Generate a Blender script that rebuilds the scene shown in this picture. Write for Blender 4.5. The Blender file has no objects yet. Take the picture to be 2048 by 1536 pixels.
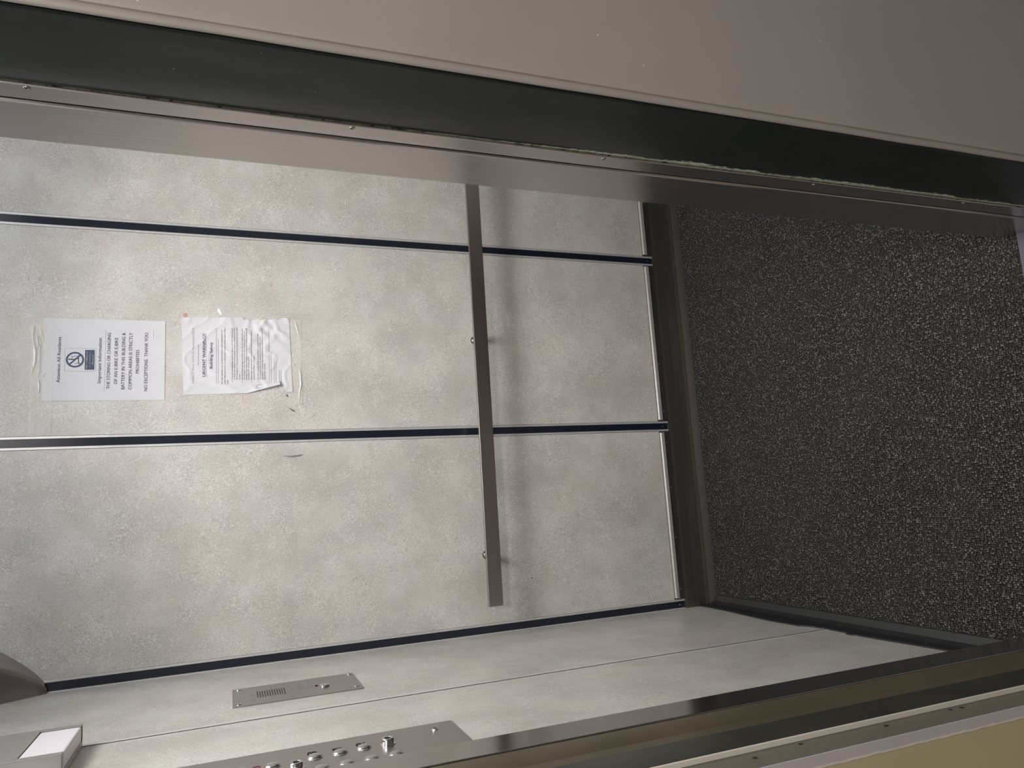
import bpy, math, random
from mathutils import Vector, Matrix, noise

# ------------------------------------------------------------------ camera
S = bpy.context.scene
COL = S.collection
H, D, XL, XR = 1.5014, 2.1162, -0.385, 1.385       # eye height, back wall, side walls of the lift car
pitch, yaw, roll = 0.3698, 0.1675, -0.0024
fw = Vector((math.sin(yaw) * math.cos(pitch), math.cos(yaw) * math.cos(pitch), -math.sin(pitch)))
rt = Vector((math.cos(yaw), -math.sin(yaw), 0))
up = rt.cross(fw)
rt = rt * math.cos(roll) + up * math.sin(roll)
up = rt.cross(fw)
cd = bpy.data.cameras.new('camera')
cam = bpy.data.objects.new('camera', cd)
COL.objects.link(cam)
cx, cy, cz = -up, rt, -fw                           # the phone was held on its side
cam.matrix_world = Matrix(((cx.x, cy.x, cz.x, 0), (cx.y, cy.y, cz.y, 0), (cx.z, cy.z, cz.z, H), (0, 0, 0, 1)))
cd.sensor_width = 36
cd.lens = 36 * 1462.96 / 2048
cd.clip_start = 0.01
S.camera = cam

# ------------------------------------------------------------------ world, lights, exposure
w = bpy.data.worlds.new('world')
S.world = w
w.use_nodes = True
w.node_tree.nodes['Background'].inputs[0].default_value = (0.9, 0.95, 1, 1)
w.node_tree.nodes['Background'].inputs[1].default_value = 0.02
S.view_settings.view_transform = 'Standard'
S.view_settings.look = 'None'
S.view_settings.gamma = 1
S.view_settings.use_curve_mapping = False
S.view_settings.exposure = 0.0

def area(name, loc, size, power, color, sy=None, rot=(0, 0, 0)):
    l = bpy.data.lights.new(name, 'AREA')
    l.energy = power
    l.color = color
    l.size = size
    if sy:
        l.shape = 'RECTANGLE'
        l.size_y = sy
    o = bpy.data.objects.new(name, l)
    o.location = loc
    o.rotation_euler = rot
    COL.objects.link(o)
    return o

CEIL = 2.30
for lx, ly, lp in ((0.47, 1.24, 7.3),):
    l_ = area('car_lamp', (lx, ly, CEIL - 0.03), 0.52, lp * 1.9, (1.0, 0.968, 0.915), 0.46)
    l_.data.spread = math.radians(140)
area('car_fill', (0.5, 1.5, CEIL - 0.012), 1.5, 6.0, (0.86, 0.93, 1.0), 0.9)  # unseen cool fill light, added to even out the upper walls
area('hall_lamp', (0.25, -0.35, 2.42), 0.5, 25, (1.0, 0.955, 0.91), 0.5)

# ------------------------------------------------------------------ materials
def new_mat(name):
    m = bpy.data.materials.new(name)
    m.use_nodes = True
    nt = m.node_tree
    b = nt.nodes['Principled BSDF']
    return m, nt, b

class NT:
    def __init__(s, nt):
        s.nt = nt
        s.tc = nt.nodes.new('ShaderNodeTexCoord')
    def map(s, sc=(1, 1, 1), rot=(0, 0, 0)):
        n = s.nt.nodes.new('ShaderNodeMapping')
        n.inputs['Scale'].default_value = sc
        n.inputs['Rotation'].default_value = rot
        s.nt.links.new(s.tc.outputs['Object'], n.inputs['Vector'])
        return n.outputs[0]
    def noise(s, vec, scale, detail=2, rough=.5, dist=0):
        n = s.nt.nodes.new('ShaderNodeTexNoise')
        n.inputs['Scale'].default_value = scale
        n.inputs['Detail'].default_value = detail
        n.inputs['Roughness'].default_value = rough
        n.inputs['Distortion'].default_value = dist
        s.nt.links.new(vec, n.inputs['Vector'])
        return n
    def voro(s, vec, scale, feature='F1', rnd=1.0, two=False):
        n = s.nt.nodes.new('ShaderNodeTexVoronoi')
        n.feature = feature
        n.inputs['Scale'].default_value = scale
        n.inputs['Randomness'].default_value = rnd
        if two:
            n.voronoi_dimensions = '2D'
        s.nt.links.new(vec, n.inputs['Vector'])
        return n
    def ramp(s, fac, stops):
        n = s.nt.nodes.new('ShaderNodeValToRGB')
        e = n.color_ramp.elements
        e[0].position, e[0].color = stops[0][0], (*stops[0][1], 1)
        e[1].position, e[1].color = stops[-1][0], (*stops[-1][1], 1)
        for p, c in stops[1:-1]:
            x = e.new(p)
            x.color = (*c, 1)
        s.nt.links.new(fac, n.inputs[0])
        return n.outputs[0]
    def mix(s, fac, a, b, mode='MIX'):
        n = s.nt.nodes.new('ShaderNodeMix')
        n.data_type = 'RGBA'
        n.blend_type = mode
        for sock, v in ((n.inputs[0], fac), (n.inputs[6], a), (n.inputs[7], b)):
            if isinstance(v, (int, float)):
                sock.default_value = v
            elif isinstance(v, tuple):
                sock.default_value = (*v, 1)
            else:
                s.nt.links.new(v, sock)
        return n.outputs[2]
    def math(s, op, a, b=0.0, c=None, clamp=False):
        n = s.nt.nodes.new('ShaderNodeMath')
        n.operation = op
        n.use_clamp = clamp
        for i, v in enumerate((a, b, c)):
            if v is None:
                continue
            if isinstance(v, (int, float)):
                n.inputs[i].default_value = v
            else:
                s.nt.links.new(v, n.inputs[i])
        return n.outputs[0]
    def xyz(s):
        n = s.nt.nodes.new('ShaderNodeSeparateXYZ')
        s.nt.links.new(s.tc.outputs['Object'], n.inputs[0])
        return n.outputs
    def bump(s, h, strength, dist, b):
        n = s.nt.nodes.new('ShaderNodeBump')
        n.inputs['Strength'].default_value = strength
        n.inputs['Distance'].default_value = dist
        s.nt.links.new(h, n.inputs['Height'])
        s.nt.links.new(n.outputs[0], b.inputs['Normal'])

def laminate():
    m, nt, b = new_mat('speckled_laminate')
    t = NT(nt)
    v = t.map()
    base = t.ramp(t.noise(v, 7, 3, .6).outputs['Fac'], [(.33, (.468, .450, .430)), (.5, (.540, .524, .502)), (.67, (.615, .604, .582))])
    hue = t.noise(v, 11, 2, .5).outputs['Color']
    base = t.mix(.06, base, hue, 'OVERLAY')
    patch = t.ramp(t.noise(v, 13, 3, .6).outputs['Fac'], [(.38, (.25, .25, .25)), (.62, (1, 1, 1))])
    sq = t.noise(v, 75, 2, .55, 2.6).outputs['Fac']                       # worm-like squiggles
    def layer(base, fac, lo, hi, amt, col):
        k = t.ramp(fac, [(lo, (0, 0, 0)), (hi, (amt, amt, amt))] if hi > lo else [(hi, (amt, amt, amt)), (lo, (0, 0, 0))])
        return t.mix(t.math('MULTIPLY', k, patch), base, col)
    base = layer(base, sq, .40, .33, .55, (.34, .32, .295))
    base = layer(base, sq, .60, .68, .60, (.80, .775, .73))
    f = t.noise(v, 150, 2, .5, 3.0).outputs['Fac']
    base = layer(base, f, .42, .36, .60, (.31, .29, .27))
    base = layer(base, f, .585, .645, .75, (.86, .84, .79))
    g = t.noise(v, 330, 1, .5, 1.0).outputs['Fac']
    base = t.mix(t.ramp(g, [(.3, (.16, .16, .16)), (.5, (0, 0, 0))]), base, (.3, .28, .26))
    base = t.mix(t.ramp(g, [(.5, (0, 0, 0)), (.7, (.16, .16, .16))]), base, (.85, .83, .79))
    nt.links.new(base, b.inputs['Base Color'])
    b.inputs['Roughness'].default_value = .36
    b.inputs['Specular IOR Level'].default_value = .55
    return m

def steel(name, col=(.57, .53, .515), rough=.20, sc=(350, 350, 4), var=.05, bump=.05):
    m, nt, b = new_mat(name)
    t = NT(nt)
    n = t.noise(t.map(sc), 1, 3, .6).outputs['Fac']
    big = t.noise(t.map((6, 6, 2.2)), 1, 3, .6).outputs['Fac']
    c = t.ramp(n, [(.3, tuple(x * .93 for x in col)), (.7, tuple(min(1, x * 1.06) for x in col))])
    nt.links.new(c, b.inputs['Base Color'])
    b.inputs['Metallic'].default_value = 1
    r = t.math('MULTIPLY_ADD', n, var, t.math('MULTIPLY_ADD', big, var * 1.2, rough - var))
    nt.links.new(r, b.inputs['Roughness'])
    t.bump(n, bump, .0004, b)
    return m

def plain(name, col, rough=.5, metal=0, spec=.5, nscale=40, namt=.06, bump=0, bscale=120):
    m, nt, b = new_mat(name)
    t = NT(nt)
    n = t.noise(t.map(), nscale, 3, .6).outputs['Fac']
    c = t.ramp(n, [(.3, tuple(x * (1 - namt) for x in col)), (.7, tuple(min(1, x * (1 + namt)) for x in col))])
    nt.links.new(c, b.inputs['Base Color'])
    b.inputs['Roughness'].default_value = rough
    b.inputs['Metallic'].default_value = metal
    b.inputs['Specular IOR Level'].default_value = spec
    if bump:
        t.bump(t.noise(t.map(), bscale, 3, .6).outputs['Fac'], bump, .002, b)
    return m

def wall_paint(name, col, rough=.45):
    m, nt, b = new_mat(name)
    t = NT(nt)
    v = t.map()
    n = t.noise(v, 5, 4, .6).outputs['Fac']
    c = t.ramp(n, [(.3, tuple(x * .95 for x in col)), (.7, tuple(x * 1.04 for x in col))])
    nick = t.math('MULTIPLY', t.math('LESS_THAN', t.voro(v, 26).outputs['Distance'], .035), t.math('GREATER_THAN', t.noise(v, 4, 1).outputs['Fac'], .5))
    c = t.mix(nick, c, (.62, .6, .58))
    nt.links.new(c, b.inputs['Base Color'])
    b.inputs['Roughness'].default_value = rough
    t.bump(t.noise(v, 60, 3, .6).outputs['Fac'], .12, .002, b)
    return m

def green_paint():
    m, nt, b = new_mat('dark_green_enamel')
    t = NT(nt)
    v = t.map()
    x, y, z = t.xyz()
    c = t.ramp(t.noise(v, 9, 4, .6).outputs['Fac'], [(.3, (.013, .018, .018)), (.7, (.021, .026, .023))])
    # worn lip beside the steel: depth of wear grows below chest height
    n1 = t.noise(t.map((220, 220, 75)), 1, 4, .75).outputs['Fac']
    n2 = t.noise(t.map((1, 1, 9)), 1, 3, .6).outputs['Fac']
    dedge = t.math('SUBTRACT', 0.8505, y)
    low = t.math('MULTIPLY_ADD', z, -2.6, 3.35, clamp=True)
    depth = t.math('MULTIPLY', low, t.math('MULTIPLY_ADD', n2, .022, -.002))
    depth = t.math('MULTIPLY_ADD', t.math('MULTIPLY', t.math('SUBTRACT', n1, .5), t.math('MULTIPLY_ADD', low, .9, .10)), .026, depth)
    worn = t.math('LESS_THAN', dedge, t.math('ADD', depth, .0006))
    fine = t.noise(t.map((500, 500, 110)), 1, 3, .7).outputs['Fac']
    worn = t.math('MULTIPLY', worn, t.math('GREATER_THAN', fine, .43))
    chipc = t.ramp(n1, [(.28, (.14, .10, .06)), (.36, (.42, .47, .36)), (.6, (.60, .66, .52))])
    c = t.mix(worn, c, chipc)
    nick = t.math('MULTIPLY', t.math('LESS_THAN', t.voro(v, 22).outputs['Distance'], .03), t.math('GREATER_THAN', t.noise(v, 6, 1).outputs['Fac'], .55))
    c = t.mix(nick, c, (.12, .13, .12))
    nt.links.new(c, b.inputs['Base Color'])
    nt.links.new(t.math('MULTIPLY_ADD', worn, .35, .33), b.inputs['Roughness'])
    b.inputs['Specular IOR Level'].default_value = .26
    h = t.math('MULTIPLY_ADD', worn, -.5, t.noise(t.map((60, 60, 40)), 1, 4, .6).outputs['Fac'])
    t.bump(h, .22, .002, b)
    return m

def carpet_mat():
    m, nt, b = new_mat('charcoal_loop_carpet')
    t = NT(nt)
    v = t.map((1, .82, 1))
    wob = t.noise(v, 30, 2).outputs['Color']
    add = nt.nodes.new('ShaderNodeMixRGB')
    add.inputs[0].default_value = .006
    nt.links.new(v, add.inputs[1])
    nt.links.new(wob, add.inputs[2])
    vv = add.outputs[0]
    vo = t.voro(vv, 235, rnd=.6, two=True)
    cellr = nt.nodes.new('ShaderNodeSeparateColor')
    nt.links.new(vo.outputs['Color'], cellr.inputs[0])
    loop = t.ramp(vo.outputs['Distance'], [(.22, (1, 1, 1)), (.60, (0, 0, 0))])
    tint = t.ramp(cellr.outputs[0], [(0, (.048, .048, .050)), (.6, (.084, .084, .082)), (.88, (.14, .138, .13)), (1, (.26, .255, .24))])
    c = t.mix(loop, (.010, .010, .0105), tint)
    fib = t.noise(t.map(), 420, 2, .7, 3).outputs['Fac']
    c = t.mix(t.ramp(fib, [(.62, (0, 0, 0)), (.74, (.22, .22, .22))]), c, (.16, .16, .155))
    worn = t.noise(t.map(), 4, 3, .6).outputs['Fac']
    c = t.mix(t.ramp(worn, [(.4, (0, 0, 0)), (.7, (.14, .14, .14))]), c, (.075, .073, .06))
    nt.links.new(c, b.inputs['Base Color'])
    b.inputs['Roughness'].default_value = .95
    b.inputs['Specular IOR Level'].default_value = .1
    t.bump(loop, .9, .004, b)
    return m

M = {}
M['lam'] = laminate()
M['steel'] = steel('brushed_steel', bump=.02)
M['steel_h'] = steel('brushed_steel_rail', (.42, .385, .375), .30, (5, 400, 400), .08, .10)
M['steel_b'] = steel('bronzed_steel', (.20, .165, .12), .36)
M['plate'] = steel('plate_steel', (.46, .435, .425), .32, (300, 300, 5), .04)
M['kick'] = steel('dark_kick_steel', (.22, .21, .185), .5, (5, 60, 300), .06)
M['chrome'] = plain('chrome', (.72, .72, .72), .09, 1, nscale=5)
M['alu'] = plain('bright_aluminium', (.70, .695, .69), .34, .5, nscale=60)
M['bar'] = plain('mill_aluminium', (.43, .42, .415), .42, .3, nscale=60)
M['sill'] = plain('dull_sill_metal', (.085, .083, .10), .5, .3)
M['toe'] = plain('worn_rubber_toe', (.036, .033, .030), .6)
M['bronze'] = plain('dull_bronze_finish', (.115, .094, .062), .42, .25, nscale=12, namt=.15)
M['green_refl'] = plain('green_enamel_reflection', (.034, .034, .026), .38, spec=.5, nscale=14, namt=.25, bump=.15, bscale=40)  # door-frame green with the hall wall's reflection mixed into the colour
M['bead'] = wall_paint('old_paint_bead', (.345, .318, .295), .5)
M['steel_l'] = steel('polished_return_steel', (.46, .44, .43), .15, bump=.01, var=.02)
M['alu_d'] = steel('dull_aluminium', (.26, .25, .24), .42, (5, 60, 200), .05)
M['navy'] = plain('navy_plastic', (.008, .012, .024), .22, spec=.6, nscale=60, namt=.1)
M['rubber'] = plain('black_rubber', (.018, .019, .021), .38, nscale=30, namt=.15, bump=.15, bscale=25)
M['scuff'] = plain('grey_scuff', (.20, .19, .175), .6)
M['boxm'] = plain('satin_box_metal', (.40, .39, .38), .40, .6, nscale=30)
M['black'] = plain('black_gap', (.004, .004, .004), .7)
M['back'] = plain('backing_board', (.12, .11, .10), .8)
M['green'] = green_paint()
M['hall'] = wall_paint('hall_wall_paint', (.36, .328, .312))
M['cream'] = wall_paint('cream_trim_paint', (.66, .62, .55), .5)
M['grey'] = wall_paint('greygreen_paint', (.15, .142, .112), .5)
M['lav'] = wall_paint('offwhite_paint', (.52, .48, .50), .5)
M['beige'] = wall_paint('beige_paint', (.52, .45, .28), .5)
M['paper'] = plain('white_paper', (.64, .645, .68), .6, spec=.25, nscale=20, namt=.02)
M['ink'] = plain('dark_ink', (.055, .055, .075), .6, spec=.2)
M['ink_l'] = plain('faded_ink', (.26, .26, .31), .6, spec=.2)
M['blue'] = plain('slate_blue_ink', (.075, .09, .15), .6, spec=.2)
M['red'] = plain('red_ink', (.25, .03, .045), .5)
M['pink'] = plain('faded_red_tape', (.55, .28, .24), .5)
M['lens'] = plain('white_diffuser', (.80, .77, .82), .35, nscale=8, namt=.02)
M['concrete'] = plain('hall_floor_tile', (.22, .20, .18), .5)
M['ceil'] = plain('white_ceiling', (.7, .7, .68), .7)
M['carpet'] = carpet_mat()
M['glint_scrap'] = plain('tape_glint_and_scrap_white', (.95, .95, .93), .22, spec=.6)  # opaque white for painted tape glints; the tape scraps share it
m, nt, b = new_mat('clear_tape')
b.inputs['Base Color'].default_value = (.95, .93, .88, 1)
b.inputs['Roughness'].default_value = .12
t_ = NT(nt)
t_.bump(t_.noise(t_.map((30, 30, 90)), 1, 3, .6).outputs['Fac'], .5, .004, b)
b.inputs['Alpha'].default_value = .2
M['tape'] = m
m, nt, b = new_mat('lamp_diffuser')
b.inputs['Base Color'].default_value = (.9, .9, .9, 1)
b.inputs['Emission Color'].default_value = (1, .98, .95, 1)
b.inputs['Emission Strength'].default_value = 4
M['lamp'] = m

# ------------------------------------------------------------------ mesh helpers
class MB:
    def __init__(s):
        s.v, s.f = [], []
    def quadbox(s, x0, x1, y0, y1, z0, z1):
        n = len(s.v)
        s.v += [(x, y, z) for z in (z0, z1) for y in (y0, y1) for x in (x0, x1)]
        s.f += [tuple(n + i for i in q) for q in ((0, 2, 3, 1), (4, 5, 7, 6), (0, 1, 5, 4), (2, 6, 7, 3), (0, 4, 6, 2), (1, 3, 7, 5))]
        return s
    def prism(s, poly, z0, z1):                    # poly in plan (x,y), counter-clockwise, extruded in z
        n, k = len(s.v), len(poly)
        s.v += [(x, y, z0) for x, y in poly] + [(x, y, z1) for x, y in poly]
        s.f += [tuple(n + i for i in range(k - 1, -1, -1)), tuple(n + k + i for i in range(k))]
        s.f += [(n + i, n + (i + 1) % k, n + k + (i + 1) % k, n + k + i) for i in range(k)]
        return s
    def sweep(s, profs):                           # list of closed rings of equal length
        n, k = len(s.v), len(profs[0])
        for p in profs:
            s.v += list(p)
        for j in range(len(profs) - 1):
            a, b_ = n + j * k, n + (j + 1) * k
            s.f += [(a + i, a + (i + 1) % k, b_ + (i + 1) % k, b_ + i) for i in range(k)]
        s.f += [tuple(n + i for i in range(k - 1, -1, -1)), tuple(n + (len(profs) - 1) * k + i for i in range(k))]
        return s
    def lathe(s, c, axis, prof, seg=24):           # prof: (distance along axis, radius)
        c, ax = Vector(c), Vector(axis).normalized()
        a = ax.orthogonal().normalized()
        b_ = ax.cross(a)
        rings = [[tuple(c + ax * h + (a * math.cos(2 * math.pi * i / seg) + b_ * math.sin(2 * math.pi * i / seg)) * max(r, 1e-5)) for i in range(seg)] for h, r in prof]
        return s.sweep(rings)
    def flat(s, pts):
        n = len(s.v)
        s.v += list(pts)
        s.f.append(tuple(range(n, n + len(pts))))
        return s
    def build(s, name, mat, parent=None, bevel=0, smooth=False, loc=(0, 0, 0)):
        me = bpy.data.meshes.new(name)
        me.from_pydata([tuple(Vector(p) - Vector(loc)) for p in s.v], [], s.f)
        me.update()
        me.materials.append(M[mat])
        import bmesh
        bm = bmesh.new()
        bm.from_mesh(me)
        bmesh.ops.recalc_face_normals(bm, faces=bm.faces)
        bm.to_mesh(me)
        bm.free()
        if smooth:
            for p in me.polygons:
                p.use_smooth = True
        o = bpy.data.objects.new(name, me)
        COL.objects.link(o)
        if parent:
            o.parent = parent
        o.location = loc
        if parent:
            o.matrix_parent_inverse = Matrix.Translation(-parent.location)
        if bevel:
            md = o.modifiers.new('bevel', 'BEVEL')
            md.width = bevel
            md.segments = 2
            md.limit_method = 'ANGLE'
        return o

def box(name, mat, x0, x1, y0, y1, z0, z1, parent=None, bevel=0):
    return MB().quadbox(x0, x1, y0, y1, z0, z1).build(name, mat, parent, bevel)

def struct(o):
    o['kind'] = 'structure'
    return o

def thing(name, label, cat, loc, group=None):
    o = bpy.data.objects.new(name, None)
    o.empty_display_size = .05
    o.location = loc
    COL.objects.link(o)
    o['label'], o['category'] = label, cat
    if group:
        o['group'] = group
    return o

def tag(o, label, cat, group=None):
    o['label'], o['category'] = label, cat
    if group:
        o['group'] = group
    return o

def setlab(o, label):
    o['label'] = label
    return o

_tc = {}
def text_mesh(s):
    if s in _tc:
        return _tc[s]
    cu = bpy.data.curves.new('t', 'FONT')
    cu.body = s
    cu.size = 1
    cu.resolution_u = 3
    ob = bpy.data.objects.new('t', cu)
    me = ob.to_mesh()
    vs = [tuple(v.co) for v in me.vertices]
    fs = [tuple(p.vertices) for p in me.polygons]
    ob.to_mesh_clear()
    bpy.data.objects.remove(ob)
    x0, x1 = min(v[0] for v in vs), max(v[0] for v in vs)
    _tc[s] = (vs, fs, x0, x1)
    return _tc[s]

CAP = 0.729   # cap height of the built-in face at size 1
def put_text(mb, s, x0, x1, z, cap, y, fn=None, bold=0):
    vs, fs, a, b_ = text_mesh(s)
    for dx in ((0,) if not bold else (-bold, 0, bold)):
        n = len(mb.v)
        for v in vs:
            X = x0 + (v[0] - a) / (b_ - a) * (x1 - x0) + dx
            Z = z + v[1] / CAP * cap
            mb.v.append((X, y - (fn(X, Z) if fn else 0) - abs(dx) * .01, Z))
        mb.f += [tuple(n + i for i in f) for f in fs]

# ------------------------------------------------------------------ lift car: back wall
TOP = CEIL
wb = struct(box('wall_back', 'back', XL - .03, XR + .03, D + .006, D + .05, 0, TOP))
strips = [-.372, .2115, .7935, 1.373]
edges = [(-.355, .194), (.229, .776), (.811, 1.355)]
for a, b_ in edges:
    box('wall_panel', 'lam', a, b_, D, D + .006, .150, TOP, wb)
    box('panel_gap', 'black', a, b_, D + .001, D + .005, .146, .150, wb)
    mb = MB()
    prof = [(D + .004, .148), (D - .004, .148), (D - .007, .1445), (D - .007, .1335), (D + .004, .1335)]
    mb.sweep([[(x, y, z) for y, z in prof] for x in (a + .004, b_ - .004)])
    setlab(mb.build('bottom_bar', 'bar', wb, .0006), 'bright aluminium bar along the foot of a panel')
    gs = box('screw_strip', 'alu_d', a, b_, D - .002, D + .004, .110, .1335, wb, .0005)
    for fx in (.06, .36, .66, .93):
        MB().lathe((a + (b_ - a) * fx, D - .002, .124), (0, -1, 0), [(0, .0028), (.0012, .0026), (.0016, .001)], 12).build('screw', 'chrome', gs, smooth=False)
for s_ in strips:
    e = .018 if abs(s_ - .5) < .5 else .017
    ch = MB()
    ch.quadbox(s_ - .0165, s_ - .0105, D - .0012, D + .006, .112, TOP)
    ch.quadbox(s_ + .0105, s_ + .0165, D - .0012, D + .006, .112, TOP)
    c_ = ch.build('reveal_channel', 'alu', wb, .0004)
    ins = setlab(box('reveal_insert', 'navy', s_ - .0106, s_ + .0106, D + .0016, D + .006, .112, TOP, c_), 'dark navy strip inside the channel')
    MB().lathe((s_, D + .0016, .132), (0, -1, 0), [(0, .003), (.001, .0028), (.0015, .001)], 12).build('screw', 'chrome', c_)

def kick_sweep(name, mat, prof_fn, ts, parent=None, smooth=False):
    return MB().sweep([prof_fn(t) for t in ts]).build(name, mat, parent, 0, smooth)

random.seed(4)
def toe(x):
    n = noise.noise(Vector((x * 9, 5, 0))) * .0012
    return [(x, y, z) for y, z in ((D - .0078, .0215), (D - .0105 + n, .0205), (D - .0165 + n, .010), (D - .021 + n, .001), (D - .021, -.001), (D - .010, -.001))]
def base_back(x):
    n = noise.noise(Vector((x * 3, 0, 0))) * .0012
    pr = [(D + .006, .112), (D - .001, .112), (D - .0022, .10), (D - .003, .07), (D - .0045 + n, .05), (D - .0062 + n, .034), (D - .0085 + n, .0235), (D - .0086 + n, .0225), (D - .0080, .0220), (D - .0080, .0), (D + .006, 0)]
    return [(x, y, z) for y, z in pr]
bb = struct(kick_sweep('baseboard_back', 'kick', base_back, [XL + (XR - XL) * i / 40 for i in range(41)]))

setlab(kick_sweep('toe_strip', 'toe', toe, [XL + (XR - XL) * i / 60 for i in range(61)], bb), 'black rubber toe along the carpet')

# ------------------------------------------------------------------ left wall
wl = struct(box('wall_left', 'back', XL - .05, XL - .006, .975, D + .03, 0, TOP))
seam = 1.566
box('wall_panel', 'lam', XL - .006, XL, seam + .010, D, .03, TOP, wl)
box('wall_panel', 'lam', XL - .006, XL, .985, seam - .007, .03, TOP, wl)
sc = MB()
sc.quadbox(XL - .006, XL + .0012, seam - .0075, seam - .0035, .05, TOP)
sc.quadbox(XL - .006, XL + .0020, seam + .0032, seam + .0105, .05, TOP)
M['alu_b'] = plain('edge_trim_highlight', (.80, .79, .78), .28, .4, nscale=60)  # aluminium trim, base colour lightened to carry the seam's specular highlight
sm = sc.build('seam_channel', 'alu_b', wl, .0006)
box('seam_gap', 'black', XL - .005, XL + .0005, seam - .0035, seam + .0032, .05, TOP, sm)

base_top = [(2.1343, .0721), (2.0695, .0665), (1.9652, .0697), (1.85, .081), (1.7582, .0880), (1.64, .0838), (1.603, .066), (1.56, .0575), (1.4983, .0569), (1.492, .058), (1.486, .070), (1.466, .0700), (1.455, .064), (1.40, .0615), (1.2243, .0501), (.985, .044)]
base_top = [(y, z - .004 if y < 1.6 else z - .010) for y, z in base_top]
def left_base(t):
    y, z = t
    wv = .0015 * noise.noise(Vector((y * 6, 3, 0)))
    pr = [(XL - .004, z), (XL + .0035, z), (XL + .005, z - .006), (XL + .005, .034), (XL + .007 + wv, .022), (XL + .015 + wv, .010), (XL + .032 + wv, .003), (XL + .034, 0), (XL - .004, 0)]
    return [(x, y, zz) for x, zz in pr]
bl = struct(kick_sweep('baseboard_left', 'rubber', left_base, sorted(base_top)))

# ------------------------------------------------------------------ right wall of the car (reflected in the steel)
wr = struct(box('wall_right', 'back', XR + .006, XR + .05, .975, D + .03, 0, TOP))
for a, b_ in ((.985, 1.555), (1.575, D)):
    box('wall_panel', 'lam', XR, XR + .006, a, b_, .112, TOP, wr)
box('reveal_insert', 'navy', XR + .001, XR + .006, 1.555, 1.575, .112, TOP, wr)
struct(box('baseboard_right', 'kick', XR - .004, XR + .006, .985, D - .02, 0, .112))
struct(box('ceiling', 'ceil', XL - .05, XR + .05, .88, D + .05, TOP, TOP + .04))

# ------------------------------------------------------------------ floor
struct(box('floor', 'carpet', XL - .01, XR + .01, .957, D + .01, -.04, .0))
hf = struct(box('floor_hall', 'concrete', -1.7, 2.2, -2.2, .74, -.04, 0))
sl = struct(MB().quadbox(-.5, .7, .742, .955, -.045, .002).build('trim_sill', 'sill'))
gro = MB()
for y in (.80, .84, .885, .925):
    gro.quadbox(-.31, .47, y, y + .008, .0015, .0025)
gro.build('sill_groove', 'black', sl)

# ------------------------------------------------------------------ steel returns of the car opening
RX, JX = .4683, -.3087
OT = 2.09
tr = struct(MB().prism([(RX, .8865), (RX + .03, .8865), (RX + .03, .955), (XR + .02, .955), (XR + .02, .981), (RX, .981)], 0, TOP).build('trim_1', 'steel', None, .0030))
tl = struct(MB().prism([(JX, .981), (XL - .02, .981), (XL - .02, .955), (JX - .02, .955), (JX - .02, .918), (JX, .918)], 0, TOP).build('trim_2', 'steel_l', None, .0012))
struct(box('trim_3', 'steel', JX - .02, RX + .02, .955, .983, OT, TOP, None, .001))

# second, slightly rolled steel strip on the left
pl = []
for i in range(9):
    f = i / 8
    pl.append((JX - .0015 - .0045 * f * f + .001 * math.sin(f * math.pi), .9165 - .0435 * f))
poly = pl + [(JX - .04, .873), (JX - .04, .9165)]
t4 = struct(MB().prism(poly, 0, OT).build('trim_4', 'bronze', None, 0))

# ------------------------------------------------------------------ landing door frame (green) with steel edge strips
d1 = struct(bpy.data.objects.new('door_1', None))
COL.objects.link(d1)
# right jamb: flat face, then a lip that rolls back beside the steel
pr = [(RX + .12, .7105), (RX, .7105)]
for i in range(13):
    y = .715 + (.8505 - .715) * i / 12
    k = max(0, (y - .79) / .0605)
    pr.append((RX + .0045 * k * k, y))
pr.append((RX + .12, .8505))
rings = []
NZ = 70
for j in range(NZ + 1):
    z = 2.12 * j / NZ
    rings.append([(x + (.0009 * noise.noise(Vector((y * 20, z * 9, 1))) if .72 < y < .85 and x < RX + .05 else 0), y, z) for x, y in pr])
setlab(MB().sweep(rings).build('door_jamb', 'green', d1, 0, True), 'dark green enamelled jamb with a chipped edge')
e1 = box('edge_strip', 'steel', RX + .0015, RX + .03, .8512, .8825, 0, OT, d1, .0015)
for z in (1.7031, 1.3563, 1.0026, .62, .28):
    MB().lathe((RX + .0015, .8575, z), (-1, 0, 0), [(0, .0036), (.0006, .0034), (.0006, .0016), (-.0006, .0012)], 16).build('screw', 'alu_d', e1)
box('gap_liner', 'black', RX + .010, RX + .03, .8825, .8865, 0, OT, d1)
# left jamb
box('gap_liner', 'black', JX - .03, JX - .012, .8695, .873, 0, OT, d1)
box('edge_strip', 'bronze', JX - .03, JX - .0045, .8465, .8695, 0, OT, d1, .0012)
pr = [(JX - .004, .8455), (JX - .03, .8455), (JX - .03, .779), (JX, .779)]
for i in range(1, 6):
    y = .779 + .0665 * i / 6
    pr.append((JX - .0035 * (i / 6) ** 2, y))
setlab(MB().prism(pr, 0, 2.12).build('door_jamb', 'green_refl', d1), 'dark green jamb on the far left')
box('door_header', 'green', JX - .03, RX + .12, .7105, .8505, OT, 2.2, d1, .002)
box('header_strip', 'steel', JX - .03, RX + .03, .8525, .955, OT, 2.2, d1)

# ------------------------------------------------------------------ hall walls
hw = struct(MB().prism([(RX + .0095, .7050), (RX + .0095, .7102), (RX + .121, .7102), (RX + .121, .85), (2.2, .85), (2.2, .700), (RX + .020, .700), (RX + .014, .7006), (RX + .0100, .7022)], 0, 2.5).build('wall_hall_right', 'hall'))
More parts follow.
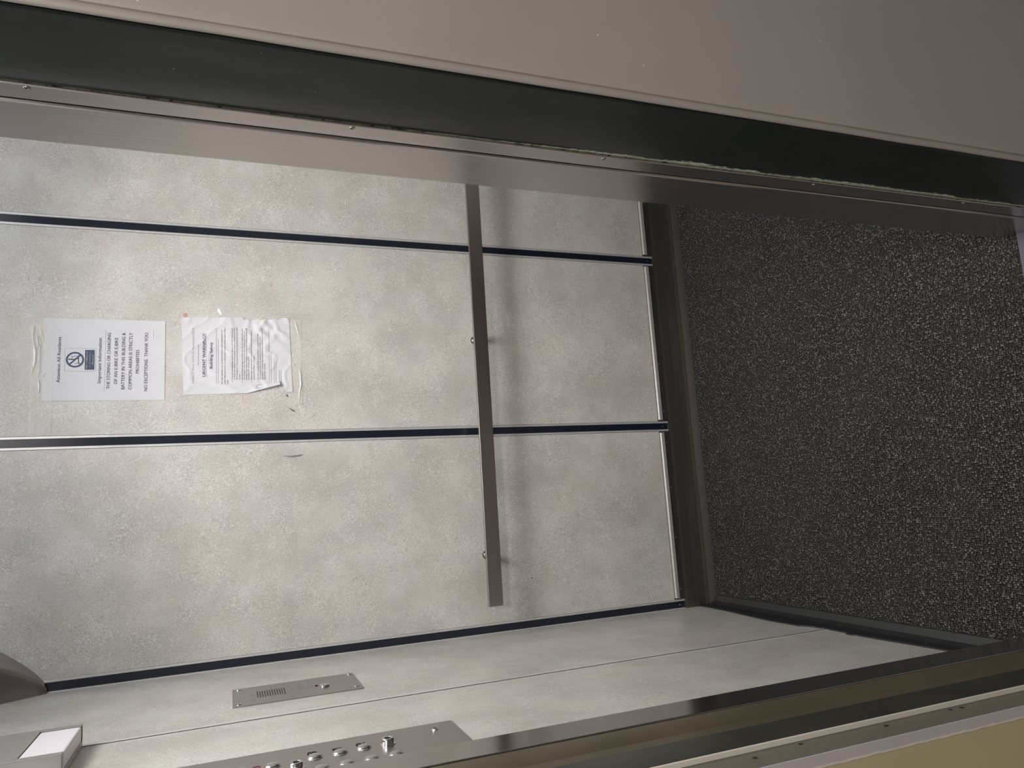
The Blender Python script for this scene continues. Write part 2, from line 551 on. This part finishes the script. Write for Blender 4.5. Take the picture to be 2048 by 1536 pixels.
# bead of old paint where wall and frame meet
rings = []
for j in range(90):
    z = 2.2 * j / 89
    wv = .0008 * noise.noise(Vector((z * 9, 0, 5)))
    cx_, cy_ = RX + .0055 + wv, .7065
    rings.append([(cx_ + .0055 * math.cos(a), cy_ + .0034 * math.sin(a), z) for a in [i * math.pi / 4 for i in range(8)]])
setlab(MB().sweep(rings).build('paint_bead', 'bead', hw, 0, True), 'pale bead of paint beside the green frame')
# left side: cream lip, grey-green rebate, off-white lip, bead and beige wall
t5 = struct(box('trim_5', 'cream', -.3168, JX - .0005, .7745, .7785, 0, 2.3))
t6 = struct(MB().prism([(-.315, .7745), (-.36, .7745), (-.36, .7305), (-.3168, .7305)], 0, 2.3).build('trim_6', 'grey'))
t7 = struct(MB().prism([(-.3155, .7305), (-.3155, .7285), (-.3285, .7285), (-.3285, .7305)], 0, 2.3).build('trim_7', 'lav'))
rings = []
for j in range(420):
    z = 2.3 * j / 419
    wv = .0011 * noise.noise(Vector((z * 60, 0, 9)))
    r_ = .0017 + .0009 * noise.noise(Vector((z * 90, 4, 0)))
    rings.append([(-.3290 + wv + r_ * math.cos(a), .7283 + r_ * math.sin(a), z) for a in [i * math.pi / 4 for i in range(8)]])
wh = struct(MB().prism([(-.3285, .7285), (-.3285, .85), (-1.7, .85), (-1.7, .7285)], 0, 2.5).build('wall_hall_left', 'beige'))
setlab(MB().sweep(rings).build('paint_bead', 'cream', wh, 0, True), 'lumpy cream bead along the paint edge')
chips = MB()
random.seed(3)
for y, z in ((.7655, .855), (.762, .72), (.766, .60), (.765, .58), (.758, .44), (.755, .365), (.762, 1.05), (.757, .93)):
    n = len(chips.v)
    k = [(-.3150 + .0004, y + .0025 * random.uniform(.5, 1) * math.cos(a), z + .005 * random.uniform(.5, 1) * math.sin(a)) for a in [i * math.pi / 4 for i in range(8)]]
    chips.flat(k)
chips.build('paint_chip', 'black', t6)
# rest of the hall around and behind the viewer
struct(box('wall_hall_above', 'hall', -.3285, RX + .02, .705, .85, 2.2, 2.5))
struct(box('wall_hall_rear', 'hall', -1.7, 2.2, -2.25, -2.2, 0, 2.5))
struct(box('wall_hall_far_left', 'beige', -1.75, -1.7, -2.25, .85, 0, 2.5))
struct(box('wall_hall_far_right', 'hall', 2.2, 2.25, -2.25, .85, 0, 2.5))
struct(box('ceiling_hall', 'ceil', -1.75, 2.25, -2.25, .9, 2.5, 2.54))

# ------------------------------------------------------------------ ceiling lights
cl = thing('ceiling_light', 'flat white light panel in the lift car ceiling', 'ceiling light', (.50, 1.24, TOP))
box('frame', 'steel', .50 - .26, .50 + .26, 1.24 - .25, 1.24 + .26, TOP - .016, TOP - .0005, cl, .002)
box('diffuser', 'lamp', .50 - .245, .50 + .245, 1.24 - .24, 1.24 + .245, TOP - .019, TOP - .016, cl)
hl = thing('ceiling_light', 'round-cornered white light on the hall ceiling', 'ceiling light', (.25, -.35, 2.5))
box('frame', 'ceil', -.05, .55, -.65, -.05, 2.45, 2.4995, hl, .01)
box('diffuser', 'lamp', -.02, .52, -.62, -.08, 2.435, 2.45, hl, .004)

# ------------------------------------------------------------------ handrail
def handrail(label, name_loc, bar_box, offs, axis, group=None):
    r = thing('handrail', label, 'handrail', name_loc, group)
    box('rail_bar', 'steel_h', *bar_box, r, .0012)
    for c, ln in offs:
        MB().lathe(c, axis, [(0, .0125), (.003, .0125), (.004, .0085), (ln, .0085)], 24).build('standoff', 'steel', r, smooth=False)
    return r
handrail('flat brushed steel handrail running across the back wall', (.495, D, .79), (-.298, 1.288, D - .076, D - .066, .7685, .812),
         [((x, D, .787), .067) for x in (-.158, .495, 1.148)], (0, -1, 0))
handrail('brushed steel handrail on the right wall behind the door jamb', (XR, 1.55, .79), (XR - .076, XR - .066, 1.08, 2.02, .7685, .812),
         [((XR, y, .79), .067) for y in (1.2, 1.9)], (-1, 0, 0))

# ------------------------------------------------------------------ notices on the back wall
def notice_flat():
    o = thing('notice_sheet', 'white notice headed Attention All Residents with an e-bike ban symbol', 'notice', (.424, D, 1.66))
    x0, x1, z0, z1 = .3168, .5316, 1.6592, 1.9398
    mb = MB()
    N, K = 14, 18
    fn = lambda x, z: .0007 + .0006 * noise.noise(Vector((x * 14, z * 10, 2)))
    for j in range(K + 1):
        for i in range(N + 1):
            x, z = x0 + (x1 - x0) * i / N, z0 + (z1 - z0) * j / K
            mb.v.append((x, D - .0004 - fn(x, z), z))
    for j in range(K):
        for i in range(N):
            a = j * (N + 1) + i
            mb.f.append((a, a + 1, a + N + 2, a + N + 1))
    ob = mb.build('paper', 'paper', o, 0, True)
    sd = ob.modifiers.new('s', 'SOLIDIFY')
    sd.thickness = .0002
    es = ob.modifiers.new('e', 'EDGE_SPLIT')
    es.split_angle = math.radians(50)
    y = D - .0009
    L = [("Attention All Residents", 0.3638, 0.4828, 1.9007, 0.0080), ("Important Information", 0.3627, 0.4815, 1.8090, 0.0083),
         ("THE STORING OR CHARGING", 0.3472, 0.4961, 1.7883, 0.0079), ("OF AN E-BIKE OR E-BIKE", 0.3601, 0.4836, 1.7713, 0.0082),
         ("BATTERY IN THIS BUILDING &", 0.3461, 0.4969, 1.7543, 0.0084), ("COMMON AREAS IS STRICTLY", 0.3456, 0.4973, 1.7376, 0.0084),
         ("PROHIBITED.", 0.3883, 0.4535, 1.7211, 0.0080), ("NO EXCEPTIONS.  THANK YOU.", 0.3413, 0.4997, 1.7007, 0.0084)]
    for nm, part in (('heading_text', L[:1]), ('printed_text', L[1:])):
        tx = MB()
        for s, a, b_, z, c in part:
            put_text(tx, s, a, b_, z, c, y, fn, .00016)
        tx.build(nm, 'ink', o)
    ln = MB()
    for a, b_, z in ((.3416, .5038, 1.8003),):
        for i in range(16):
            xa, xb = a + (b_ - a) * i / 16, a + (b_ - a) * (i + 1) / 16
            ln.flat([(x, y - fn(x, z), zz) for x, zz in ((xa, z - .0003), (xb, z - .0003), (xb, z + .0003), (xa, z + .0003))])
    # border of the symbol panel
    bx0, bx1, bz0, bz1 = .3935, .4540, 1.8212, 1.8915
    for xa, xb, za, zb in ((bx0, bx1, bz0, bz0 + .0006), (bx0, bx1, bz1 - .0006, bz1), (bx0, bx0 + .0006, bz0, bz1), (bx1 - .0006, bx1, bz0, bz1)):
        ln.flat([(x, y - fn(x, z), z) for x, z in ((xa, za), (xb, za), (xb, zb), (xa, zb))])
    ln.build('ruled_line', 'ink_l', o)
    # prohibition ring, slash and rider on a scooter
    sy = MB()
    cx_, cz_, R1, R0 = .4235, 1.8685, .0205, .0162
    for i in range(40):
        a, b2 = 2 * math.pi * i / 40, 2 * math.pi * (i + 1) / 40
        sy.flat([(cx_ + r * math.cos(t), y - fn(cx_, cz_) - .0001, cz_ + r * math.sin(t)) for r, t in ((R0, a), (R1, a), (R1, b2), (R0, b2))])
    d = Vector((.707, 0, -.707)) * .0168
    n_ = Vector((.707, 0, .707)) * .0018
    c3 = Vector((cx_, y - fn(cx_, cz_) - .00015, cz_))
    sy.flat([tuple(c3 + v_) for v_ in (d + n_, -d + n_, -d - n_, d - n_)])
    sy.build('ban_symbol', 'blue', o)
    rd = MB()
    yy = y - fn(cx_, cz_) - .00005
    def seg(p, q, w_):
        p, q = Vector((p[0], 0, p[1])), Vector((q[0], 0, q[1]))
        n2 = (q - p).normalized().cross(Vector((0, 1, 0))) * w_ / 2
        rd.flat([(v_.x, yy, v_.z) for v_ in (p + n2, q + n2, q - n2, p - n2)])
    def disc(p, r, r0=None):
        if r0 is None:
            rd.flat([(p[0] + r * math.cos(a), yy, p[1] + r * math.sin(a)) for a in [i * math.pi / 8 for i in range(16)]])
        else:
            for i in range(16):
                a, b2 = i * math.pi / 8, (i + 1) * math.pi / 8
                rd.flat([(p[0] + r_ * math.cos(t), yy, p[1] + r_ * math.sin(t)) for r_, t in ((r0, a), (r, a), (r, b2), (r0, b2))])
    disc((.4248, 1.8815), .0018)
    seg((.4245, 1.8800), (.4240, 1.8700), .0026)
    seg((.4240, 1.8700), (.4285, 1.8655), .0020)
    seg((.4285, 1.8655), (.4255, 1.8605), .0018)
    seg((.4242, 1.8770), (.4305, 1.8742), .0012)
    seg((.4318, 1.8775), (.4330, 1.8625), .0012)
    seg((.4330, 1.8612), (.4150, 1.8600), .0018)
    seg((.4150, 1.8600), (.4135, 1.8700), .0011)
    disc((.4338, 1.8592), .0024, .0013)
    disc((.4138, 1.8592), .0024, .0013)
    rd.build('rider_symbol', 'ink', o)
    yb = y - .0003 - fn(cx_, 1.835)
    bl_ = MB().flat([(x, yb, z) for x, z in ((.3975, 1.8247), (.4495, 1.8247), (.4495, 1.8462), (.3975, 1.8462))]).build('caption_panel', 'blue', o)
    cp = MB()
    for s, a, b_, z in (("NO e-bikes or", .401, .446, 1.8404), ("e-scooters", .405, .441, 1.8336), ("allowed", .410, .436, 1.8268)):
        put_text(cp, s, a, b_, z, .0037, yb - .0002, None, .0002)
    cp.build('caption_text', 'paper', bl_)
notice_flat()

def notice_creased():
    o = thing('notice_sheet', 'creased white notice headed Urgent Warning with a torn lower corner', 'notice', (.44, D, 1.34))
    left = lambda z: .3304 + (1.6139 - z) * (.0052 / .16) * .6 if z > 1.4521 else (.3335 + (1.4521 - z) / (1.4521 - 1.367) * .0222 if z > 1.367 else (.3557 - (1.367 - z) / .0174 * .0202 if z > 1.3496 else .3355 + (1.3496 - z) * .08))
    right = lambda z: .5435 + (1.6193 - z) / .157 * .0045 if z > 1.4624 else (.5417 + (1.4624 - z) * .026 if z > 1.3636 else .5494 + (1.3636 - z) * .035)
    top = lambda x: 1.6139 + (x - .3304) / .2131 * .0054
    bot = lambda x: 1.3334 + (x - .3368) / .2134 * .0072
    def fn(x, z):
        b = .0012 + .0011 * noise.noise(Vector((x * 22, z * 16, 7)))
        b += .0045 * max(0, noise.noise(Vector((x * 11 + 3, z * 9, 1))))
        r = abs(noise.noise(Vector((x * 20, z * 20, 4))))
        b += .0016 * (1 - min(1, r * 6))                                   # fold ridges
        g = math.exp(-((z - 1.40) / .05) ** 2) * max(0, (x - .40) / .14)
        b += .0042 * g * (noise.noise(Vector((x * 60, z * 60, 11))) + .35)  # crumpled lower right
        # lifted flap beside the tear
        dd = (z - 1.367) * .9 - (x - .3557) * -.25
        e = max(0, 1 - abs(x - left(z)) / .02) if z < 1.47 else 0
        b += .011 * e * e * max(0, min(1, (1.47 - z) / .08)) * (1 if z > 1.366 else .15)
        return max(.0006, b)
    mb = MB()
    N, K = 64, 84
    for j in range(K + 1):
        f = j / K
        for i in range(N + 1):
            g = i / N
            zt = top(.3304 + g * .213)
            zb = bot(.3304 + g * .213)
            z = zb + (zt - zb) * f
            x = left(z) + (right(z) - left(z)) * g
            mb.v.append((x, D - fn(x, z), z))
    for j in range(K):
        for i in range(N):
            a = j * (N + 1) + i
            mb.f.append((a, a + 1, a + N + 2, a + N + 1))
    ob = mb.build('paper', 'paper', o, 0, True)
    sd = ob.modifiers.new('s', 'SOLIDIFY')
    sd.thickness = .0002
    es = ob.modifiers.new('e', 'EDGE_SPLIT')
    es.split_angle = math.radians(50)
    y = D - .0004
    big, sm_ = MB(), MB()
    lh = MB()
    put_text(lh, "IMPACT REAL ESTATE MANAGEMENT", .3613, .5141, 1.5877, .0050, y, fn)
    lh.build("letterhead_text", "ink_l", o)
    put_text(big, "URGENT WARNING!!", .3797, .4990, 1.5594, .0079, y, fn, .0003)
    put_text(big, "Building Safety", .4016, .4752, 1.5418, .0074, y, fn, .0003)
    for i in range(24):
        xa, xb = .379 + .1196 * i / 24, .379 + .1196 * (i + 1) / 24
        za, zb = 1.5565 + .0021 * i / 24, 1.5565 + .0021 * (i + 1) / 24
        big.flat([(x, y - fn(x, z), z) for x, z in ((xa, za - .0004), (xb, zb - .0004), (xb, zb + .0003), (xa, za + .0003))])
    body = [("WE ARE URGING ALL SHAREHOLDERS AND RESIDENTS TO", .3581, .5098, 1.5161, .0034), ("TAKE PRECAUTIONS TO HELP KEEP YOUR HOME AND FAMILY", .3581, .5183, 1.5086, .0034), ("SAFE", .3580, .3702, 1.5017, .0030),
            ("If you are not expecting a guest or delivery, DO NOT buzz anyone", .3713, .5156, 1.4902, .0034), ("in. If you are unaware of the person trying to be buzzed in, DO", .3713, .5168, 1.4842, .0034), ("NOT let them in. They must be buzzed in by the person they intend", .3713, .5185, 1.4779, .0034), ("to visit.", .3713, .3856, 1.4716, .0030),
            ("DO NOT allow strangers to follow you into the building when you", .3712, .5153, 1.4642, .0035), ("are exiting or when there is poor the hanging when you are", .3712, .5081, 1.4591, .0031), ("exiting. If you see a stranger roaming the building, please call", .3712, .5162, 1.4533, .0036), ("someone or call the police.", .3712, .4374, 1.4478, .0033),
            ("Please make sure the doors are properly closed when exiting or", .3712, .5127, 1.4403, .0035), ("entering the building at all times.", .3712, .4386, 1.4341, .0032),
            ("DO NOT LEAVE YOUR APARTMENT DOOR OPEN OR", .3717, .5016, 1.4226, .0036), ("UNLOCKED FOR ANY REASON. FOR YOUR OWN", .3717, .4933, 1.4173, .0031), ("SECURITY, PLEASE ADD ADDITIONAL SAFETY LOCKS TO", .3717, .5177, 1.4113, .0034), ("YOUR APT. DOORS.", .3717, .4180, 1.4052, .0033)]
    for s, a, b_, z, c in body:
        put_text(sm_, s, a, b_, z, c, y, fn, .00012)
    for z in (1.4906, 1.4661, 1.4414, 1.4232):
        sm_.flat([(.3656 + .0011 * math.cos(a), y - fn(.3656, z), z + .0011 * math.sin(a)) for a in [i * math.pi / 4 for i in range(8)]])
    # faint lines too small to read: broken dashes only
    random.seed(8)
    for a, b_, z, c in ((.4095, .4684, 1.5764, .0016), (.3591, .5135, 1.5314, .0014), (.3611, .4868, 1.5266, .0014), (.3609, .5150, 1.3943, .0013), (.3609, .4506, 1.3893, .0013), (.3613, .4339, 1.3812, .0013), (.3613, .4235, 1.3764, .0013), (.3612, .3984, 1.3671, .0013), (.3612, .3974, 1.3624, .0013)):
        ft = MB()
        x = a
        while x < b_:
            l = random.uniform(.0012, .0055)
            xe = min(b_, x + l)
            ft.flat([(xx, y - fn(xx, zz), zz) for xx, zz in ((x, z), (xe, z), (xe, z + c), (x, z + c))])
            x = xe + .0009
        ft.build('small_print', 'ink_l', o)
    big.build('heading_text', 'ink', o)
    sm_.build('printed_text', 'ink', o)
    # pen scribble by the last bullet
    sc_ = MB()
    pts = [(.3500, 1.4300), (.3560, 1.4270), (.3590, 1.4200), (.3550, 1.4150), (.3490, 1.4180), (.3470, 1.4240), (.3500, 1.4300)]
    for p, q in zip(pts[:-1], pts[1:]):
        if random.random() < .2:
            continue
        P, Q = Vector((p[0], 0, p[1])), Vector((q[0], 0, q[1]))
        n2 = (Q - P).normalized().cross(Vector((0, 1, 0))) * .0003
        sc_.flat([(v_.x, y - fn(v_.x, v_.z) - .0003, v_.z) for v_ in (P + n2, Q + n2, Q - n2, P - n2)])
    sc_.build('pen_mark', 'ink', o)
notice_creased()

# ------------------------------------------------------------------ clear tape, its specular glints laid on as white ribbons
def ribbon(mb, pts, wd, y, lift):
    P = [Vector((p[0], y, p[1])) for p in pts]
    fine = []
    for a, b_ in zip(P[:-1], P[1:]):
        for i in range(4):
            fine.append(a.lerp(b_, i / 4))
    fine.append(P[-1])
    rings = []
    for i, p in enumerate(fine):
        d = (fine[min(i + 1, len(fine) - 1)] - fine[max(i - 1, 0)]).normalized()
        n_ = d.cross(Vector((0, 1, 0)))
        f = i / (len(fine) - 1)
        w_ = max(.0003, 1.5 * wd * math.sin(math.pi * min(1, max(0, f))) ** .6 * (.7 + .5 * noise.noise(Vector((p.x * 90, p.z * 90, 0)))))
        rings.append([tuple(p - n_ * w_), tuple(p + Vector((0, -lift, 0))), tuple(p + n_ * w_), tuple(p + Vector((0, .0003, 0)))])
    mb.sweep(rings)

def tape_sheet(x0, x1, z0, z1, y, seed):
    mb = MB()
    N, K = 40, 8
    for j in range(K + 1):
        for i in range(N + 1):
            x = x0 + (x1 - x0) * i / N
            z = z0 + (z1 - z0) * j / K
            if i in (0, N):
                x += .002 * (j % 2)
            mb.v.append((x, y - .0009 * (noise.noise(Vector((x * 30, z * 80, seed))) + .6), z))
    for j in range(K):
        for i in range(N):
            a = j * (N + 1) + i
            mb.f.append((a, a + 1, a + N + 2, a + N + 1))
    return mb

tp = thing('adhesive_tape', 'wide clear tape across the top edge of the Attention notice', 'tape', (.37, D, 1.94))
tape_sheet(.235, .515, 1.917, 1.965, D - .0019, 1).build('tape_film', 'tape', tp, 0, True)
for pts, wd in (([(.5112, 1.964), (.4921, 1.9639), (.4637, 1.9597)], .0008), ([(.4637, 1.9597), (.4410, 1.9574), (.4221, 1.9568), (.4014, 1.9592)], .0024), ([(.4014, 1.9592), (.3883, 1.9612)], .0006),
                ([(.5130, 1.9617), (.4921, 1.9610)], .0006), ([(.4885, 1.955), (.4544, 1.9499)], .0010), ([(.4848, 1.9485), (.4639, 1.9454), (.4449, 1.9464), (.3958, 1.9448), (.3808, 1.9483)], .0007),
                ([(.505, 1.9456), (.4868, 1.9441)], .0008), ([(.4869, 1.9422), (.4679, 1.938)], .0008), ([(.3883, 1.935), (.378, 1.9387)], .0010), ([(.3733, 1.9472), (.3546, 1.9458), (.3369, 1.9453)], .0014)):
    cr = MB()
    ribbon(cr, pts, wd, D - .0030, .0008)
    setlab(cr.build('tape_glint', 'glint_scrap', tp), 'white glint painted on the creased tape')
tp = thing('adhesive_tape', 'clear tape remnant with painted white glints under the torn Urgent Warning notice', 'tape', (.42, D, 1.31))
tape_sheet(.300, .545, 1.308, 1.345, D - .0022, 5).build('tape_film', 'tape', tp, 0, True)
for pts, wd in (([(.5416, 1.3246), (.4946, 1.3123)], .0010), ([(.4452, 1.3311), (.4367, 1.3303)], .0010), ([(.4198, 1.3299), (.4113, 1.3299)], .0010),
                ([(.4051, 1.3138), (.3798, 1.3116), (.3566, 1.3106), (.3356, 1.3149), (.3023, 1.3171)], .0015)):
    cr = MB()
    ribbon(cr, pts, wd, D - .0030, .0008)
    setlab(cr.build('tape_glint', 'glint_scrap', tp), 'white glint painted on the creased tape')
cr = MB()
ribbon(cr, [(.5085, 1.6903), (.4970, 1.6890), (.4840, 1.6888)], .0007, D - .0020, .0006)
tag(cr.build('tape_scrap', 'glint_scrap'), 'thin white sliver of tape low on the Attention notice', 'tape')
cr = MB()
ribbon(cr, [(.5730, 1.5270), (.5640, 1.5240), (.5530, 1.5185)], .0040, D - .0006, .0008)
ribbon(cr, [(.5700, 1.5295), (.5655, 1.5240)], .0016, D - .0006, .0014)
tag(cr.build('tape_scrap', 'glint_scrap'), 'small bright white scrap of tape right of the Urgent Warning notice', 'tape')
cr = MB()
cr.flat([(x, D - .0008, z) for x, z in ((.5425, 1.6150), (.5555, 1.6160), (.5560, 1.6080), (.5500, 1.6065), (.5420, 1.6075))])
tag(cr.build('tape_scrap', 'pink'), 'faded red scrap at the upper right corner of the Urgent Warning notice', 'tape')
cr = MB()
ribbon(cr, [(.3270, 1.4654), (.3150, 1.4675), (.3030, 1.4705)], .0005, D - .0006, .0006)
tag(cr.build('tape_scrap', 'glint_scrap'), 'hair-thin tape sliver left of the Urgent Warning notice', 'tape')

# scuffs and scratches on the laminate
def scuff(pts, wd, label, mat='alu_d'):
    mb = MB()
    ribbon(mb, pts, wd, D - .0003, .0003)
    o = mb.build('scuff_mark', mat, wb)
    setlab(o, label)
scuff([(.158, 1.362), (.155, 1.340), (.157, 1.318), (.160, 1.306)], .0022, 'grey scuff on the left panel', 'scuff')
scuff([(.2922, 1.3443), (.285, 1.3340), (.2795, 1.3248)], .0010, 'dark scratch below the notice', 'ink')
scuff([(.330, 1.352), (.326, 1.3475), (.322, 1.344)], .0014, 'small dark tear mark', 'ink')
scuff([(-.2375, .6475), (-.2395, .6440), (-.2385, .6410)], .0022, 'small dark nick', 'ink')

# ------------------------------------------------------------------ intercom plate on the left wall
ip = thing('intercom_plate', 'tall narrow steel intercom plate with speaker grille on left wall', 'intercom', (XL, 1.765, 1.36))
PY0, PY1, PZ0, PZ1 = 1.6835, 1.851, 1.2285, 1.4950
box('face_plate', 'plate', XL, XL + .0022, PY0, PY1, PZ0, PZ1, ip, .0008)
px = XL + .0022
for y, z in ((1.841, 1.482), (1.7035, 1.4825), (1.840, 1.2375), (1.708, 1.2405)):
    s_ = MB().lathe((px, y, z), (1, 0, 0), [(0, .0055), (.0012, .0052), (.0022, .0035), (.0024, .001)], 18).build('screw', 'chrome', ip)
    box('screw_slot', 'black', px + .0020, px + .0026, y - .003, y + .003, z - .0006, z + .0006, s_)
gr = MB()
for j in range(12):
    for i in range(9):
        y, z = 1.739 + .056 * (i + (j % 2) * .5) / 8.5, 1.388 + .056 * j / 11
        gr.flat([(px + .0002, y + .0019 * math.cos(a), z + .0016 * math.sin(a)) for a in [k * math.pi / 4 for k in range(8)]])
setlab(gr.build('speaker_grille', 'black', ip), 'rows of small speaker holes')
MB().lathe((px, 1.754, 1.303), (1, 0, 0), [(0, .0105), (.003, .0105), (.005, .0085), (.0056, .003)], 24).build('call_button', 'chrome', ip, smooth=False)
MB().lathe((px, 1.768, 1.320), (1, 0, 0), [(0, .0035), (.0015, .003)], 12).build('indicator_lamp', 'black', ip)
random.seed(5)
def marks(y0, y1, z, h, n):
    eg = MB()
    for k in range(n):
        a = y0 + (y1 - y0) * k / n
        eg.flat([(px + .0002, a, z), (px + .0002, a + (y1 - y0) / n * .55, z), (px + .0002, a + (y1 - y0) / n * .55, z + h * random.uniform(.6, 1)), (px + .0002, a, z + h * random.uniform(.6, 1))])
    eg.build('engraved_mark', 'ink_l', ip)
for k, z in enumerate((1.358, 1.352, 1.346, 1.340, 1.334, 1.328)):
    marks(1.752, 1.778 + .002 * (k % 3), z, .0026, 7)
for z in (1.3345, 1.3290, 1.3235):
    marks(1.786, 1.812, z, .0024, 2)
marks(1.762, 1.772, 1.3705, .005, 3)
marks(1.760, 1.780, 1.4535, .003, 3)
marks(1.722, 1.730, 1.3045, .002, 2)
marks(1.722, 1.730, 1.2990, .002, 2)
marks(1.724, 1.730, 1.2620, .003, 2)

# ------------------------------------------------------------------ car operating panel
cp = thing('operating_panel', 'brushed steel lift button panel on left wall beside the door', 'button panel', (XL, 1.2, 1.4))
CY1 = 1.344
fp = box('face_plate', 'plate', XL, XL + .0025, 1.045, CY1, 1.132, 1.86, cp, .0008)
qx = XL + .0025
def button(y, z):
    return MB().lathe((qx, y, z), (1, 0, 0), [(0, .0128), (.0006, .0128), (.0006, .0118), (.0022, .0112), (.0042, .0088), (.0055, .0052), (.0060, .0015)], 28).build('push_button', 'chrome_soft', cp, 0, True)
M['chrome_soft'] = plain('satin_chrome', (.62, .60, .59), .24, 1, nscale=5)
c1, c2 = 1.272, 1.213
for y, z in ((c1 - .006, 1.4395), (c1, 1.3755), (c1, 1.3365), (c1 + .003, 1.2980), (c2, 1.3715), (c2, 1.3345), (c2, 1.2960), (c2, 1.2585), (c2, 1.4095), (c2, 1.448), (c1 - .004, 1.486), (c2, 1.486)):
    button(y, z)
def key_switch(y, z):
    k = MB().lathe((qx, y, z), (1, 0, 0), [(0, .0125), (.0012, .0125), (.0014, .0100), (.0085, .0100), (.0098, .0088), (.0098, .006), (.0088, .0055)], 28).build('key_switch', 'chrome', cp, .0003)
    box('key_slot', 'black', qx + .0080, qx + .0100, y - .0012, y + .0012, z - .0045, z + .0045, k)
key_switch(1.274, 1.2590)
key_switch(1.236, 1.4065)
for y, z in ((1.306, 1.1713), (1.083, 1.1713)):
    s_ = MB().lathe((qx, y, z), (1, 0, 0), [(0, .0056), (.0012, .0052), (.0020, .0036), (.0022, .001)], 18).build('screw', 'chrome', cp)
    MB().quadbox(qx + .0017, qx + .0025, y - .003, y + .003, z - .0006, z + .0006).quadbox(qx + .0017, qx + .0025, y - .0006, y + .0006, z - .003, z + .003).build('screw_slot', 'black', s_)
def side_text(s, y0, y1, z0, h, mat, name, dep=.0006):
    vs, fs, a, b_ = text_mesh(s)
    mb = MB()
    n = 0
    for d in (0, dep):
        mb.v += [(qx + d, y0 + (v[0] - a) / (b_ - a) * (y1 - y0), z0 + v[1] / CAP * h) for v in vs]
    mb.f += [tuple(len(vs) + i for i in f) for f in fs] + fs
    return mb.build(name, mat, cp)
side_text('3', c1 + .0165, c1 + .0300, 1.3700, .016, 'black', 'numeral')
side_text('1', c1 + .0175, c1 + .0260, 1.3305, .016, 'black', 'numeral')
side_text('2', c1 + .0180, c1 + .0320, 1.2925, .016, 'black', 'numeral')
setlab(side_text('O', 1.262, 1.280, 1.4560, .014, 'red', 'fire_mark'), 'faded red engraved mark')

# ------------------------------------------------------------------ indicator box high on the left wall
ib = thing('indicator_box', 'steel box with white lens high on left wall above panel', 'indicator box', (XL, 1.47, 1.90))
BX, BY0, BY1, BZ0, BZ1 = -.345, 1.385, 1.566, 1.7435, 2.08
mb = MB()
mb.quadbox(BX - .002, BX, BY0, BY1, 1.806, BZ1)                      # face above the lens
mb.quadbox(BX - .002, BX, BY0, BY0 + .014, BZ0, 1.806)
mb.quadbox(BX - .002, BX, BY1 - .012, BY1, BZ0, 1.806)
mb.quadbox(XL, BX - .002, BY0, BY0 + .002, BZ0, BZ1)                 # sides
mb.quadbox(XL, BX - .002, BY1 - .002, BY1, BZ0, BZ1)
mb.quadbox(XL, BX, BY0, BY1, BZ1, BZ1 + .002)
mb.quadbox(XL, XL + .012, BY0 + .002, BY1 - .002, BZ0, BZ0 + .0015)
mb.build('housing', 'boxm', ib, .0004)
setlab(MB().quadbox(XL + .012, BX - .0012, BY0 + .015, BY1 - .014, BZ0 - .0002, 1.8055).build('lens', 'lens', ib, .003), 'white translucent lens')
box('lens_gap', 'black', XL + .002, BX - .004, BY0 + .0135, BY1 - .0125, BZ0 + .010, 1.8065, ib)

# ------------------------------------------------------------------ corner camera housing
ch = thing('camera_housing', 'rounded steel camera housing in the top left corner', 'camera', (XL, D, 1.91))
def corner(zs, ext, name, mat, dy=0):
    rings = []
    for z, a, b_ in zip(zs, *ext):
        ring = [(XL, D, z)]
        for u_, v_ in ((1, 0), (.97, .18), (.91, .36), (.82, .52), (.775, .575), (.77, .62), (.72, .635), (.66, .66), (.52, .75), (.34, .85), (.15, .94), (0, 1)):
            ring.append((XL + a * u_, D - b_ * v_, z))
        rings.append(ring)
    ob = MB().sweep(rings).build(name, mat, ch, 0, True)
    es = ob.modifiers.new('e', 'EDGE_SPLIT')
    es.split_angle = math.radians(28)
    return ob
zs = [1.903, 1.906, 1.915, 1.930, 1.950, 1.975, 2.003, 2.035, 2.08, 2.13]
A = [.004, .016, .030, .047, .066, .086, .106, .127, .150, .168]
B = [.003, .010, .017, .026, .039, .056, .077, .100, .125, .140]
corner(zs, (A, B), 'shell', 'plate')
MB().lathe((XL + .025, D - .075, 2.0), (.5, -.6, -.5), [(0, .004), (.008, .004), (.010, .002)], 12).build('screw', 'chrome', ch)

# ------------------------------------------------------------------ lint on the carpet
random.seed(21)
li = MB()
for k in range(60):
    x, y = random.uniform(-.3, .8), random.uniform(1.0, 2.05)
    a, l = random.uniform(0, 6.28), random.uniform(.003, .008)
    px_, py_ = x, y
    for s in range(4):
        a += random.uniform(-.9, .9)
        nx, ny = px_ + l / 4 * math.cos(a), py_ + l / 4 * math.sin(a)
        wx, wy = -.00035 * math.sin(a), .00035 * math.cos(a)
        li.sweep([[(px_ + wx, py_ + wy, .0006), (px_ - wx, py_ - wy, .0006), (px_, py_, .0012)], [(nx + wx, ny + wy, .0006), (nx - wx, ny - wy, .0006), (nx, ny, .0012)]])
        px_, py_ = nx, ny
M['lint'] = plain('grey_lint', (.32, .31, .29), .8)
lo = li.build('carpet_lint', 'lint')
lo['kind'] = 'stuff'
tag(lo, 'pale bits of lint scattered over the charcoal carpet', 'lint')
